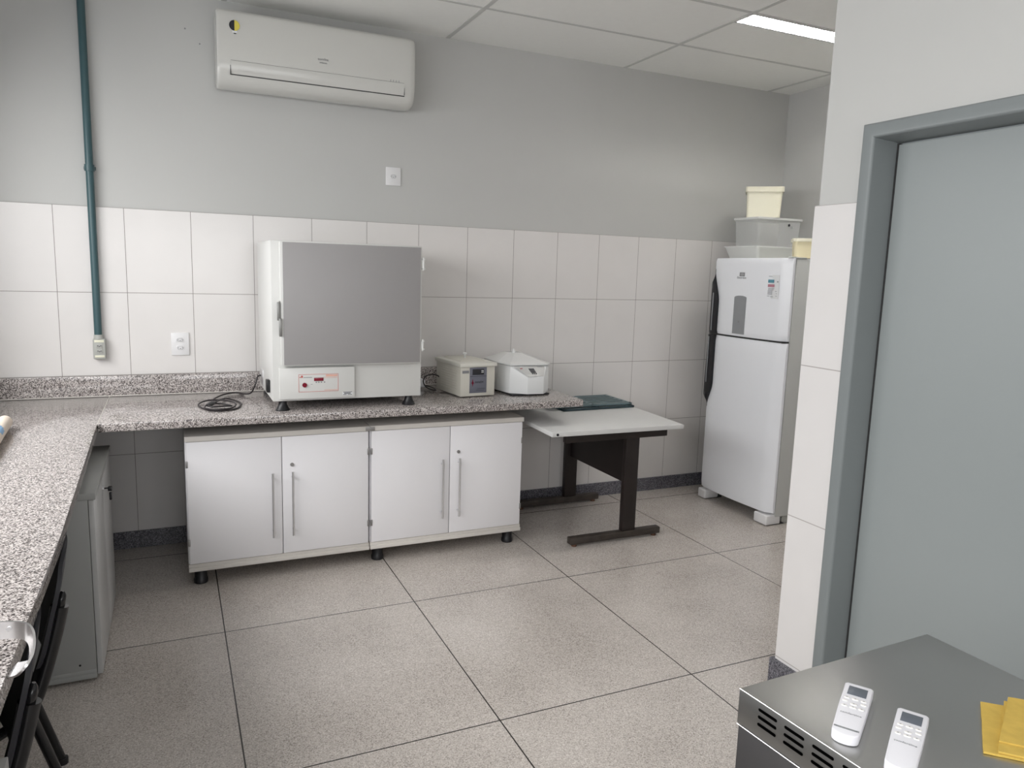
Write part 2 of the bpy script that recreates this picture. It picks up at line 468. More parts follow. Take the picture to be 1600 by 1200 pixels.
b = B(); prism(b, [(XD + 0.0845, DY1 - 0.0575, 0), (XD + 0.0845, DY1 - 0.0645, 0), (XD + 0.10, DY1 - 0.0645, 0), (XD + 0.10, DY1 - 0.0575, 0)], (0, 0, DZ - 0.06))
struct('trim_6', b, SEAM)

# ---------------------------------------------------------------- ceiling lamp
t = thing('ceiling_lamp', 'bright recessed fluorescent ceiling lamp with louvres above the refrigerator niche', 'lamp', ((LX0 + LX1) / 2, (LY0 + LY1) / 2, ZC - 0.005))
b = B(); ym = (LY0 + LY1) / 2
box(b, LX0 - 0.02, LX1 + 0.012, LY0 - 0.012, LY0 + .001, ZC - 0.004, ZC - 0.0005); box(b, LX0 - 0.02, LX1 + 0.012, LY1 - .001, LY1 + 0.012, ZC - 0.004, ZC - 0.0005)
box(b, LX0 - 0.02, LX0 + .001, LY0, LY1, ZC - 0.004, ZC - 0.0005); box(b, LX1 - .001, LX1 + 0.012, LY0, LY1, ZC - 0.004, ZC - 0.0005)
box(b, LX0 + .001, LX1 - .001, LY0 + .001, LY1 - .001, ZC + 0.075, ZC + 0.08); box(b, LX0 + .001, LX1 - .001, LY0 + .001, LY0 + .003, ZC, ZC + 0.08); box(b, LX0 + .001, LX1 - .001, LY1 - .003, LY1 - .001, ZC, ZC + 0.08)
box(b, LX0 + .001, LX0 + .003, LY0, LY1, ZC, ZC + 0.08); box(b, LX1 - .003, LX1 - .001, LY0, LY1, ZC, ZC + 0.08)
obj('housing', b, REFL, t, smooth=False)
b = B(); n = 14
for k in range(1, n):
    x = LX0 + (LX1 - LX0) * k / n; box(b, x - 0.001, x + 0.001, LY0 + .004, LY1 - .004, ZC + .001, ZC + 0.018)
box(b, LX0 + .004, LX1 - .004, ym - 0.0015, ym + 0.0015, ZC + .001, ZC + 0.018)
obj('louvre', b, REFL, t, smooth=False)
for y in (LY0 + 0.033, LY1 - 0.033):
    b = B(); cyl(b, (LX0 + 0.02, y, ZC + 0.040), (LX1 - 0.02, y, ZC + 0.040), 0.0145, n=12)
    obj('fluorescent_tube', b, TUBE, t)

# ---------------------------------------------------------------- granite counters
CZ = 0.875
t = thing('back_counter', 'long speckled grey granite worktop running along the tiled back wall', 'worktop', (1.5, -0.4, 0.84))
b = B(); box(b, 0.218, 2.713, -0.80, -0.003, 0.836, CZ, bev=0.003)
obj('slab', b, GRAN, t)
obj('joint_line', Bx(0.2155, 0.2185, -0.797, -0.03, CZ - 0.010, CZ + 0.0004), MELA_E, t)
t = thing('granite_backsplash', 'low grey granite upstand along the wall behind the back worktop', 'backsplash', (1.0, -0.012, CZ))
obj('strip', Bx(XL + 0.004, 2.24, -0.034, -0.0125, CZ + 0.0005, 0.985, bev=0.002), GRAN, t)
obj('sealant_bead', Bx(XL + 0.004, 2.24, -0.038, -0.034, CZ + 0.0005, CZ + 0.0045), MELA_E, t)
b = B(); prism(b, [(XL + 0.003, -4.6, 0.836), (0.248, -4.6, 0.836), (0.245, -2.3, 0.836), (0.2155, -0.80, 0.836), (0.2155, -0.003, 0.836), (XL + 0.003, -0.003, 0.836)], (0, 0, 0.039), bev=0.003)
tag(obj('side_counter', b, GRAN, origin=(0, -2.3, 0.836)), 'speckled granite worktop on the left side running towards the viewer', 'worktop')

# ---------------------------------------------------------------- white cabinets
def lock_bm(x, y, z, r=0.0095):
    b = B(); cyl(b, (x, y, z), (x, y - 0.006, z), r, n=18); box(b, x - 0.0015, x + 0.0015, y - 0.0075, y - 0.005, z - 0.006, z + 0.006); return b


def make_cabinet(label, w, d, z0, z1, feet, loc, rz, handles=True, hinges=True):
    """local space: front face looks along -y, x from -w/2 to w/2, front at y = 0"""
    t = thing('base_cabinet', label, 'cabinet', loc, rz, local=True)
    h = w / 2
    b = B(); box(b, -h, h, 0.02, d, z0 + 0.036, z1 - 0.026, bev=0.001)
    obj('body', b, MELA if handles else GREYC, t)
    obj('top_panel', Bx(-h - 0.001, h + 0.001, -0.006, d, z1 - 0.026, z1, bev=0.0015), MELA_E if handles else GREYC, t)
    b = B(); box(b, -h, h, -0.004 if handles else 0.020, d, z0, z0 + 0.020, bev=0.0012); box(b, -h, h, 0.004 if handles else 0.020, d, z0 + 0.020, z0 + 0.037, bev=0.0012)
    obj('plinth_panel', b, MELA_E if handles else GREYC, t)
    za, zb = (z0 + 0.040 if handles else z0 + 0.012), z1 - 0.029
    for s in (-1, 1):
        x0, x1 = (-h + 0.006, -0.002) if s < 0 else (0.002, h - 0.006)
        dr = obj('door', Bx(x0, x1, 0.0, 0.018, za, zb, bev=0.0012), MELA if handles else GREYD, t)
        if handles:
            hx = -0.048 if s < 0 else 0.050
            b = B(); cyl(b, (hx, -0.032, za + 0.100), (hx, -0.032, za + 0.438), 0.006, n=12)
            for z in (za + 0.13, za + 0.408): cyl(b, (hx, 0.001, z), (hx, -0.032, z), 0.0045, n=10)
            obj('handle', b, CHROME, dr)
        if hinges:
            for z in (za + 0.11, zb - 0.11):
                xx = x0 if s < 0 else x1
                obj('hinge', Bx(xx - 0.005, xx + 0.005, -0.003, 0.004, z - 0.017, z + 0.017, bev=0.0015), DULL, dr)
        if s > 0 and handles:
            obj('lock', lock_bm(0.050, 0.0, zb - 0.148), DULL, dr)
    for fx in (-h + 0.055, h - 0.055):
        for fy in (0.065, d - 0.06):
            b = B()
            if feet == 'tall': lathe(b, [(0.031, 0.0), (0.034, 0.004), (0.034, 0.022), (0.030, 0.028), (0.030, z0)], (fx, fy, 0))
            else: lathe(b, [(0.012, 0.0), (0.013, 0.004), (0.007, 0.006), (0.007, z0)], (fx, fy, 0), n=14)
            obj('foot', b, BLACKP if feet == 'tall' else CHROME, t)
    return t


cabA = make_cabinet('white two-door cabinet with bar handles under the oven, nearer the left counter', 0.902, 0.55, 0.083, 0.770, 'tall', (1.022, -0.69, 0), 0)
ff = [c for c in cabA.children if c.name.startswith('foot')]
cabB = copy_tree(cabA); cabB.location.x = 1.930
for v in [c for c in cabA.children if c.name.startswith('foot')][2:3]: v.location.y = 0.22
cabB['label'] = 'white two-door cabinet with bar handles under the counter, nearer the laminate desk'
b = B(); box(b, 1.452, 1.500, -0.7015, -0.697, 0.746, 0.766, bev=0.001)
for x in (1.460, 1.492): cyl(b, (x, -0.7015, 0.756), (x, -0.7035, 0.756), 0.004, n=10)
tag(obj('joining_plate', b, DULL, origin=(1.476, -0.697, 0.756)), 'small steel plate screwed across the seam joining both white cabinets', 'bracket')
cabL = make_cabinet('grey-white cabinet with a key in its lock, tucked under the left granite counter', 0.80, 0.50, 0.012, 0.745, 'low', (0.247, -1.06, 0), PI / 2, handles=False, hinges=False)
dL = [c for c in cabL.children if c.name.startswith('door')][1]
LOC[dL.name] = Vector((0, 0, 0))
# lock with a key on the far door, screws on the side
lk = obj('lock', lock_bm(-0.02, 0.0, 0.655, 0.011), CHROME, [c for c in cabL.children if c.name.startswith('door')][0])
b = B(); cyl(b, (-0.02, -0.006, 0.655), (-0.02, -0.020, 0.655), 0.003, n=8); box(b, -0.036, -0.012, -0.036, -0.02, 0.645, 0.662, bev=0.003)
box(b, -0.030, -0.014, -0.034, -0.024, 0.604, 0.638, bev=0.004)
obj('key', b, BLACKP, lk)
for xx, zz in ((0.172 - 0.247, 0.698), (0.172 - 0.247, 0.073)):
    b = B(); cyl(b, (-0.40, -xx, zz), (-0.4015, -xx, zz), 0.004, n=12)
    obj('screw_cap', b, BLACKP, cabL)
cabN = make_cabinet('pale cabinet edge at the lower left corner, below the near end of the granite', 0.80, 0.50, 0.012, 0.745, 'low', (0.242, -3.50, 0), PI / 2, handles=False, hinges=False)

# ---------------------------------------------------------------- drying oven
OX0, OX1, OY0, OY1, OZ0, OZ1 = 0.983, 1.752, -0.70, -0.10, 0.925, 1.722
t = thing('drying_oven', 'large white laboratory oven with plain grey door standing on the granite worktop', 'oven', ((OX0 + OX1) / 2, -0.4, CZ))
obj('housing', Bx(OX0, OX1, OY0, OY1, OZ0, OZ1, bev=0.004), OVENW, t)
dr = obj('door', Bx(1.022, 1.738, -0.741, -0.702, 1.108, 1.716, bev=0.004), OVENW, t)
obj('door_panel', Bx(1.034, 1.731, -0.7465, -0.7405, 1.114, 1.7135, bev=0.002), OVENG, dr)
b = B(); box(b, 1.0185, 1.0222, -0.738, -0.704, 1.262, 1.428, bev=0.001); box(b, 1.0045, 1.0185, -0.746, -0.738, 1.334, 1.424, bev=0.002); box(b, 1.012, 1.0255, -0.752, -0.744, 1.256, 1.345, bev=0.002)
cyl(b, (1.016, -0.747, 1.34), (1.016, -0.733, 1.34), 0.006, n=12)
obj('handle', b, mat('dull_latch_steel', (0.30, 0.30, 0.29), 0.4, metal=0.8), dr)
for z0, z1 in ((1.596, 1.662), (1.172, 1.233)):
    b = B(); box(b, 1.738, 1.7525, -0.742, -0.705, z0 + 0.012, z1 - 0.012, bev=0.002); cyl(b, (1.747, -0.741, z0), (1.747, -0.741, z1), 0.0055, n=12)
    for z in (z0 + 0.004, z1 - 0.014): box(b, 1.740, 1.755, -0.748, -0.728, z, z + 0.010, bev=0.001)
    obj('hinge', b, OVENW, t)
cp = obj('control_box', Bx(1.012, 1.388, -0.724, -0.702, 0.937, 1.096, bev=0.003), OVENW, t)
YF = -0.7245
b = B()
x0, x1, z0, z1 = 1.105, 1.303, 0.972, 1.062
for a in ((x0, x1, z0, z0 + .0016), (x0, x1, z1 - .0016, z1), (x0, x0 + .0016, z0, z1), (x1 - .0016, x1, z0, z1)): box(b, a[0], a[1], YF - .0004, YF + .0006, a[2], a[3])
box(b, 1.110, 1.115, YF - .0004, YF + .0006, 1.045, 1.050); box(b, 1.117, 1.126, YF - .0004, YF + .0006, 1.045, 1.056)
obj('red_frame', b, REDL, cp, smooth=False)
for a in ((1.240, 1.298, 1.048, 1.058), (1.226, 1.298, 1.0415, 1.0435), (1.232, 1.300, .978, .9805)):
    obj('printed_band', Bx(a[0], a[1], YF - .0004, YF + .0006, a[2], a[3]), PEACH, cp, smooth=False)
for a in ((1.130, 1.172, 1.0445, 1.0475), (1.165, 1.174, 1.010, 1.012)): obj('printed_line', Bx(a[0], a[1], YF - .0004, YF + .0006, a[2], a[3]), GRYP, cp, smooth=False)
for x in (1.192, 1.205, 1.218, 1.2335): obj('key_button', Bx(x - .003, x + .003, YF - .0009, YF + .0006, 1.017, 1.023), GRYP, cp, smooth=False)
obj('display', Bx(1.181, 1.228, YF - .002, YF + .001, 1.0265, 1.0435, bev=.0008), RED, cp)
b = B(); cyl(b, (1.134, YF + .001, 1.008), (1.134, YF - .006, 1.008), 0.0115, n=24); obj('switch_button', b, RED, cp)
b = B(); box(b, 1.325, 1.376, YF - .0004, YF + .0006, 0.949, 0.966); sk = obj('sticker', b, LBL, cp, smooth=False)
b = B(); box(b, 1.328, 1.374, YF - .0008, YF + .0002, .9625, .9655); box(b, 1.332, 1.366, YF - .0008, YF + .0002, .9560, .9600); box(b, 1.328, 1.346, YF - .0008, YF + .0002, .9505, .9535); box(b, 1.350, 1.373, YF - .0008, YF + .0002, .9505, .9535)
obj('sticker_print', b, BLK, sk, smooth=False)
for fx, fy in ((1.033, -0.672), (1.692, -0.672), (1.033, -0.13), (1.692, -0.13)):
    b = B(); lathe(b, [(0.034, 0.0), (0.035, 0.004), (0.030, 0.012), (0.021, 0.030), (0.019, 0.046), (0.019, 0.0505)], (fx, fy, CZ))
    obj('rubber_foot', b, BLACKP, t)
b = B(); box(b, OX0 - 0.004, OX0 + 0.001, -0.30, -0.17, 0.945, 1.03, bev=.001)
for y in (-0.19, -0.25): cyl(b, (OX0 - 0.003, y, 0.99), (OX0 - 0.006, y, 0.99), 0.012, n=14)
obj('socket_plate', b, CHROME, t)
b = B(); box(b, OX0 - 0.018, OX0 + 0.001, -0.60, -0.55, 0.955, 1.02, bev=.004); obj('rocker_cover', b, BLACKP, t)

# power cord of the oven, coiled on the counter
pts = [(0.978, -0.20, 0.990), (0.960, -0.22, 0.985), (0.945, -0.23, 0.94), (0.925, -0.21, 0.895), (0.895, -0.15, 0.880), (0.85, -0.10, 0.880), (0.79, -0.14, 0.880), (0.735, -0.27, 0.882), (0.712, -0.39, 0.885), (0.708, -0.46, 0.89),
       (0.73, -0.44, 0.892), (0.77, -0.33, 0.886), (0.80, -0.29, 0.880), (0.835, -0.37, 0.880), (0.850, -0.46, 0.880), (0.825, -0.58, 0.880), (0.77, -0.635, 0.880), (0.70, -0.62, 0.880), (0.655, -0.52, 0.880), (0.648, -0.43, 0.882), (0.69, -0.37, 0.888),
       (0.76, -0.375, 0.888), (0.81, -0.44, 0.888), (0.82, -0.53, 0.888), (0.79, -0.62, 0.888), (0.72, -0.645, 0.888), (0.67, -0.58, 0.888), (0.70, -0.50, 0.895), (0.76, -0.50, 0.890), (0.80, -0.545, 0.886), (0.765, -0.60, 0.896), (0.70, -0.60, 0.896), (0.685, -0.56, 0.897)]
t = thing('power_cord', 'dark power cord coiled on the granite to the left of the oven', 'cord', (0.76, -0.4, CZ))
b = B(); sweep(b, smooth_path(pts, 6), 0.0042, n=8); obj('cable', b, CABLE, t)
b = B(); sweep(b, [(0.685, -0.575, 0.897), (0.700, -0.545, 0.90), (0.714, -0.515, 0.901)], [0.007, 0.015, 0.012], [0.006, 0.011, 0.010], n=10)
for s in (-1, 1): cyl(b, (0.714 + s * .006, -0.515 - s * .003, 0.901), (0.724 + s * .006, -0.495 - s * .003, 0.901), 0.0022, n=8)
obj('plug', b, BLACKP, t)

# ---------------------------------------------------------------- water bath
t = thing('water_bath', 'cream box-shaped laboratory bath with grey control panel beside the centrifuge', 'lab bath', (2.034, -0.562, CZ), math.radians(5), local=True)
w, d, h = 0.222, 0.345, 0.178
b = B(); box(b, 0, w, 0, d, 0.006, h, bev=0.004)
for r in range(9):
    for s in (0.05, 0.13, 0.21):
        z = 0.035 + r * 0.0145; box(b, -0.0018, 0.001, s, s + 0.065, z, z + 0.0045, bev=0.0008)
obj('body', b, CREAM, t)
b = B(); box(b, -0.008, w + 0.010, -0.010, d + 0.008, h, h + 0.022, bev=0.004)
ld = obj('rim', b, CREAML, t)
b = B(); hexa(b, [(0.03, 0.07, h + .022), (w - .03, 0.07, h + .022), (w - .03, d - .03, h + .022), (0.03, d - .03, h + .022)], [(0.045, 0.085, h + .032), (w - .045, 0.085, h + .032), (w - .045, d - .045, h + .032), (0.045, d - .045, h + .032)])
lid = obj('lid', b, CREAM, t)
b = B(); lathe(b, [(0.004, 0), (0.004, 0.018), (0.011, 0.022), (0.012, 0.029), (0.008, 0.032)], (w / 2 + .005, d * 0.55, h + 0.031), n=18)
obj('knob', b, CENT, lid)
px0, px1, pz0, pz1 = 0.057, 0.167, 0.025, 0.174
pn = obj('control_panel', Bx(px0, px1, -0.0025, 0.001, pz0, pz1, bev=0.0006), PANELG, t)
obj('display', Bx(px0 + .017, px1 - .018, -0.004, 0.0, 0.131, 0.165, bev=0.0012), BLK, pn)
for xx in (0.131, 0.139):
    for zz in (0.143, 0.152): obj('key_button', Bx(xx, xx + .0062, -0.0048, -0.0035, zz, zz + .0052), CENT, pn, smooth=False)
obj('divider_line', Bx(px0 + .001, px1 - .001, -0.0032, -0.002, 0.1215, 0.1235), BLK, pn)
b = B(); prism(b, [(0.076, -0.0028, 0.062), (0.081, -0.0028, 0.085), (0.076, -0.0028, 0.108), (0.071, -0.0028, 0.085)], (0, -.0006, 0)); box(b, .0665, .0855, -.0034, -.0026, .083, .087)
obj('red_emblem', b, RED, pn, smooth=False)
b = text_bm('FANEM', 0.017, face_mat((0.118, -0.003, 0.087), (1, 0, 0), (0, 0, 1)))
obj('panel_lettering', b, BLK, pn, smooth=False)
for a in ((0.105, 0.155, .050, .0515), (0.100, 0.150, .040, .0412)): obj('printed_line', Bx(a[0], a[1], -.0034, -.0026, a[2], a[3]), BLK, pn, smooth=False)
obj('badge', Bx(0.010, 0.052, -0.002, 0.001, 0.142, 0.158, bev=.0005), GRYP, t)
b = B(); sweep(b, smooth_path([(2.02, -0.262, 0.95), (1.985, -0.25, 0.97), (1.955, -0.18, 0.955), (1.94, -0.16, 0.92), (1.945, -0.20, 0.888), (1.965, -0.28, 0.880), (1.985, -0.27, 0.880), (1.99, -0.15, 0.880), (1.95, -0.07, 0.882)], 6), 0.0038, n=8)
tag(obj('bath_cord', b, CABLE, origin=(1.96, -0.2, CZ)), 'thin black cord looping between the oven and the cream bath', 'cord')
b = B(); box(b, 1.84, 1.955, -0.16, -0.055, CZ + .001, 0.928, bev=0.012, seg=3)
tag(obj('plastic_adapter', b, LBL, origin=(1.9, -0.1, CZ)), 'small white plastic block half hidden behind the oven at the splashback', 'adapter')

# ---------------------------------------------------------------- centrifuge
t = thing('centrifuge', 'small white faceted benchtop centrifuge with pitched lid, right of the cream bath', 'centrifuge', (2.48, -0.40, CZ))
z0, zf, zt = CZ + 0.010, 0.986, 1.048
lo = [(2.446, -0.598), (2.548, -0.606), (2.618, -0.53), (2.618, -0.22), (2.335, -0.20), (2.335, -0.40), (2.355, -0.53)]
b = B()
L = [b.verts.new((x, y, z0)) for x, y in lo]
M_ = [b.verts.new((2.446, -0.598, zf)), b.verts.new((2.548, -0.606, zf))]
Tt = [b.verts.new(p) for p in [(2.358, -0.535, zt), (2.590, -0.553, zt), (2.618, -0.525, zt), (2.618, -0.22, zt), (2.335, -0.20, zt), (2.335, -0.40, zt)]]
F = b.faces.new
F(L[::-1]); F((L[0], L[1], M_[1], M_[0])); F((L[1], L[2], Tt[2], Tt[1], M_[1])); F((L[2], L[3], Tt[3], Tt[2])); F((L[3], L[4], Tt[4], Tt[3]))
F((L[4], L[5], Tt[5], Tt[4])); F((L[5], L[6], Tt[0], Tt[5])); F((L[6], L[0], M_[0], Tt[0])); F((M_[0], M_[1], Tt[1], Tt[0])); F(Tt)
bmesh.ops.bevel(b, geom=list(b.edges), offset=0.003, segments=2, profile=0.5, affect='EDGES')
obj('body', b, CENT, t)
n_ = Vector((0, -0.746, 0.666))
def onp(x, f):  # point on the sloping panel, f 0 bottom .. 1 top
    return Vector((x, -0.602 + 0.0565 * f + 0.0 * x, zf + 0.062 * f)) + n_ * 0.0035
b = B(); hexa(b, [onp(2.447, .05), onp(2.547, .05), onp(2.583, .93), onp(2.372, .93)], [onp(2.447, .05) + n_ * .001, onp(2.547, .05) + n_ * .001, onp(2.583, .93) + n_ * .001, onp(2.372, .93) + n_ * .001])
cpn = obj('control_panel', b, CENTP, t, smooth=False)
b = B(); e = n_ * .0012; hexa(b, [onp(2.474, .36) + e, onp(2.505, .36) + e, onp(2.497, .74) + e, onp(2.462, .74) + e], [onp(2.474, .36) + e * 2.5, onp(2.505, .36) + e * 2.5, onp(2.497, .74) + e * 2.5, onp(2.462, .74) + e * 2.5])
for x in (2.480, 2.492, 2.504): hexa(b, [onp(x - .003, .24) + e, onp(x + .003, .24) + e, onp(x + .003, .34) + e, onp(x - .003, .34) + e], [onp(x - .003, .24) + e * 2.5, onp(x + .003, .24) + e * 2.5, onp(x + .003, .34) + e * 2.5, onp(x - .003, .34) + e * 2.5])
obj('display', b, BLK, cpn, smooth=False)
b = B(); hexa(b, [onp(2.408, .72) + e, onp(2.424, .72) + e, onp(2.424, .80) + e, onp(2.408, .80) + e], [onp(2.408, .72) + e * 2, onp(2.424, .72) + e * 2, onp(2.424, .80) + e * 2, onp(2.408, .80) + e * 2])
obj('red_logo', b, RED, cpn, smooth=False)
b = B(); hexa(b, [onp(2.525, .85) + e, onp(2.560, .85) + e, onp(2.560, .89) + e, onp(2.525, .89) + e], [onp(2.525, .85) + e * 2, onp(2.560, .85) + e * 2, onp(2.560, .89) + e * 2, onp(2.525, .89) + e * 2])
obj('printed_name', b, GRYP, cpn, smooth=False)
b = B()
lowr = [(2.352, -0.545), (2.594, -0.562), (2.626, -0.53), (2.626, -0.215), (2.327, -0.195), (2.327, -0.41)]
hexa(b, [(x, y, zt + .004) for x, y in lowr], [(x, y, zt + .012) for x, y in lowr])
apx = [(2.46, -0.36), (2.50, -0.37), (2.52, -0.34), (2.52, -0.27), (2.43, -0.27), (2.43, -0.33)]
hexa(b, [(x, y, zt + .0121) for x, y in lowr], [(x, y, zt + .060) for x, y in apx])
bmesh.ops.bevel(b, geom=[e_ for e_ in b.edges], offset=0.0025, segments=2, profile=0.5, affect='EDGES')
lid = obj('lid', b, CENTL, t)
b = B(); hexa(b, [(2.448, -0.36, zt + .055), (2.468, -0.362, zt + .055), (2.468, -0.34, zt + .055), (2.448, -0.34, zt + .055)], [(2.454, -0.353, zt + .084), (2.463, -0.354, zt + .084), (2.463, -0.345, zt + .084), (2.454, -0.345, zt + .084)])
obj('lid_grip', b, CENTL, lid)
b = B(); box(b, 2.352, 2.60, -0.58, -0.22, CZ, CZ + 0.011, bev=.002); obj('base_foot', b, BLACKP, t)
b = B(); box(b, 2.617, 2.6205, -0.505, -0.485, 0.972, 1.002, bev=.001); obj('power_switch', b, GRYP, t)

# ---------------------------------------------------------------- desk and slatted trays
DZT = 0.725
t = thing('laminate_desk', 'small light grey desk with dark steel frame right of the cabinets', 'desk', (2.9, -0.5, 0))
b = B(); prism(b, [(2.44, -0.945, DZT - .026), (3.320, -0.965, DZT - .026), (3.385, -0.02, DZT - .026), (2.47, -0.02, DZT - .026)], (0, 0, .026), bev=.002)
tp = obj('desktop', b, DESKT, t)
b = B(); cyl(b, (2.472, -0.9455, DZT - .013), (2.472, -0.949, DZT - .013), 0.0075, n=16); obj('edge_cap', b, BLACKP, tp)
for y in (-0.84, -0.10):
    b = B(); box(b, 2.995, 3.088, y - 0.012, y + 0.028, 0.05, DZT - .088, bev=.004); obj('leg', b, DARKB, t)
    b = B(); box(b, 2.635, 3.272, y - 0.02, y + 0.03, 0.014, 0.056, bev=.006); ft = obj('foot_rail', b, DARKW, t)
    for x in (2.668, 3.235):
        b = B(); cyl(b, (x, y, 0.0), (x, y, 0.015), 0.016, n=14); obj('levelling_pad', b, RUST, ft)
    b = B(); box(b, 2.58, 3.285, y - 0.015, y + 0.025, DZT - .090, DZT - .0265, bev=.002); obj('top_rail', b, DARKB, t)
b = B(); prism(b, [(3.03, -0.82, 0.345), (3.03, -0.09, 0.345), (3.03, -0.09, DZT - .06), (3.03, -0.82, DZT - .06)], (.016, 0, 0)); obj('modesty_panel', b, DARKB, t)


def slat_tray(z, x0, y0, x1, y1, label, rz, m):
    t = thing('slatted_tray', label, 'tray', ((x0 + x1) / 2, (y0 + y1) / 2, z), rz, group=None, local=True)
    w, d = (x1 - x0) / 2, (y1 - y0) / 2
    b = B()
    for a in ((-w, w, -d, -d + .022), (-w, w, d - .022, d), (-w, -w + .022, -d, d), (w - .022, w, -d, d), (-.011, .011, -d, d)): box(b, *a, 0, .014, bev=.002)
    obj('frame', b, m, t)
    n = 6
    for k in range(1, n):
        y = -d + 2 * d * k / n; obj('slat', Bx(-w + .01, w - .01, y - .0125, y + .0125, .0095, .0135, bev=.001), m, t)
    return t


slat_tray(DZT + .001, 2.80, -0.395, 3.345, -0.04, 'shade-darkened teal slatted plastic tray flat on the desk, under another one', 0.02, TRAYD)
slat_tray(DZT + .017, 2.74, -0.365, 3.345, -0.03, 'teal slatted plastic tray on the desk, topmost, half under the worktop', -0.01, TRAYG)

# ---------------------------------------------------------------- refrigerator
t = thing('refrigerator', 'tall white two-door refrigerator with black side handles in the niche', 'refrigerator', (4.4, -0.62, 0))
FY0, FY1 = -0.97, -0.262
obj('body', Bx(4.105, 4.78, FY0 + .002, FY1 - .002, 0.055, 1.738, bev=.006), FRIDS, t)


def fridge_door(z0, z1, cut):
    """bowed slab; 'cut' gives how far the handle side edge is recessed at each height"""
    b = B(); nz, ny = 26, 16; gr = []
    for i in range(nz + 1):
        z = z0 + (z1 - z0) * i / nz; row = []
        yl = FY1 - cut(z)
        for j in range(ny + 1):
            s = j / ny; y = yl + (FY0 - yl) * s
            u = (y - (FY0 + FY1) / 2) / ((FY1 - FY0) / 2)
            x = 4.030 + 0.020 * u * u
            if s > 0.93: x += 0.030 * ((s - 0.93) / 0.07) ** 2
            if s < 0.05: x += 0.012 * ((0.05 - s) / 0.05) ** 2
            e_ = min(i, nz - i) / nz
            if e_ < 0.02: x += 0.006
            row.append(b.verts.new((x, y, z)))
        gr.append(row)
    bk = [[b.verts.new((4.098, r[0].co.y, r[0].co.z)), b.verts.new((4.098, FY0, r[0].co.z))] for r in gr]
    for i in range(nz):
        for j in range(ny): b.faces.new((gr[i][j], gr[i][j + 1], gr[i + 1][j + 1], gr[i + 1][j]))
        b.faces.new((gr[i][0], gr[i + 1][0], bk[i + 1][0], bk[i][0])); b.faces.new((gr[i][ny], bk[i][1], bk[i + 1][1], gr[i + 1][ny]))
        b.faces.new((bk[i][0], bk[i + 1][0], bk[i + 1][1], bk[i][1]))
    b.faces.new([*gr[0], bk[0][1], bk[0][0]]); b.faces.new([*gr[nz][::-1], bk[nz][0], bk[nz][1]])
    return b


def ramp(a, b_, x): return max(0, min(1, (x - a) / (b_ - a)))
sm = lambda v: v * v * (3 - 2 * v)
cut_u = lambda z: 0.062 * sm(ramp(1.665, 1.43, z))
cut_l = lambda z: 0.055 * sm(ramp(0.68, 0.86, z))
ud = obj('freezer_door', fridge_door(1.216, 1.740, cut_u), FRID, t)
lo_d = obj('lower_door', fridge_door(0.085, 1.204, cut_l), FRID, t)


def handle_bm(z0, z1, cut, out):
    b = B(); n = 24; rings = []
    for i in range(n + 1):
        z = z0 + (z1 - z0) * i / n; tp = min(1, cut(z) / .02); xf = 4.060 - .022 * tp
        yo = FY1 - .003 + (out(z) + .003) * tp; yi = FY1 - cut(z) - .002
        rings.append([b.verts.new((xf, yi, z)), b.verts.new((xf - .006 * tp, (yi + yo) / 2 - .004, z)), b.verts.new((xf + .006, yo, z)), b.verts.new((4.085, yo, z)), b.verts.new((4.085, yi, z))])
    for a, c in zip(rings[:-1], rings[1:]):
        for k in range(5): b.faces.new((a[k], a[(k + 1) % 5], c[(k + 1) % 5], c[k]))
    b.faces.new(rings[0][::-1]); b.faces.new(rings[-1]); return b


obj('handle', handle_bm(1.218, 1.665, cut_u, lambda z: 0.008 * sm(ramp(1.665, 1.55, z))), BLACKP, ud)
obj('handle', handle_bm(0.68, 1.202, cut_l, lambda z: 0.022 * sm(ramp(0.66, 0.78, z)) * (1 - .5 * ramp(.9, 1.2, z))), BLACKP, lo_d)
def handle_strip(z0, z1, y):
    b = B(); box(b, 4.026, 4.033, y - .004, y + .004, z0, z1, bev=.002); return b
obj('handle_inlay', handle_strip(1.235, 1.50, -0.292), FGREY, ud); obj('handle_inlay', handle_strip(0.86, 1.19, -0.275), FGREY, lo_d)
obj('door_gap', Bx(4.045, 4.10, FY0 + .004, FY1 + .006, 1.205, 1.2155), SEAM, t, smooth=False)
def fx(y): u = (y - (FY0 + FY1) / 2) / ((FY1 - FY0) / 2); return 4.030 + 0.020 * u * u
b = B(); o_ = [(p[0], p[1]) for p in rrect(0.118, 0.258, 0.02)]
pts3 = []
yc, zc = -0.572, 1.361
for a, c in [(-.0575, -.129), (.0575, -.129)] + [(.0575 * math.cos(k * PI / 8), .116 + .013 * math.sin(k * PI / 8)) for k in range(9)]:
    pts3.append((fx(yc) - 0.0035, yc - a, zc + c))
prism(b, pts3, (.006, 0, 0)); dsp = obj('grey_strip', b, FGREY, ud)
b = B(); cyl(b, (fx(yc) - .0035, yc, 1.315), (fx(yc) - .005, yc, 1.315), .008, n=14); obj('strip_button', b, GRYP, dsp)
FM = lambda y, z, e_=0.0012: face_mat((fx(y) - e_, y, z), (0, -1, 0), (0, 0, 1))
b = B(); box(b, fx(-.57) - .002, fx(-.57) + .001, -.597, -.547, 1.619, 1.645, bev=.0006); lg = obj('brand_emblem', b, GRYP, ud)
b = B(); sweep(b, [(fx(-.57) - .0022, -.572 + .009 * math.cos(a * PI / 8), 1.632 + .007 * math.sin(a * PI / 8)) for a in range(16)], .0008, n=5, closed=True); box(b, fx(-.57) - .003, fx(-.57) - .002, -.590, -.554, 1.6315, 1.6328); obj('emblem_line', b, LBL, lg)
obj('brand_lettering', text_bm('Electrolux', 0.0215, FM(-.568, 1.6095)), GRYP, ud, smooth=False)
yl0, yl1 = -0.905, -0.805
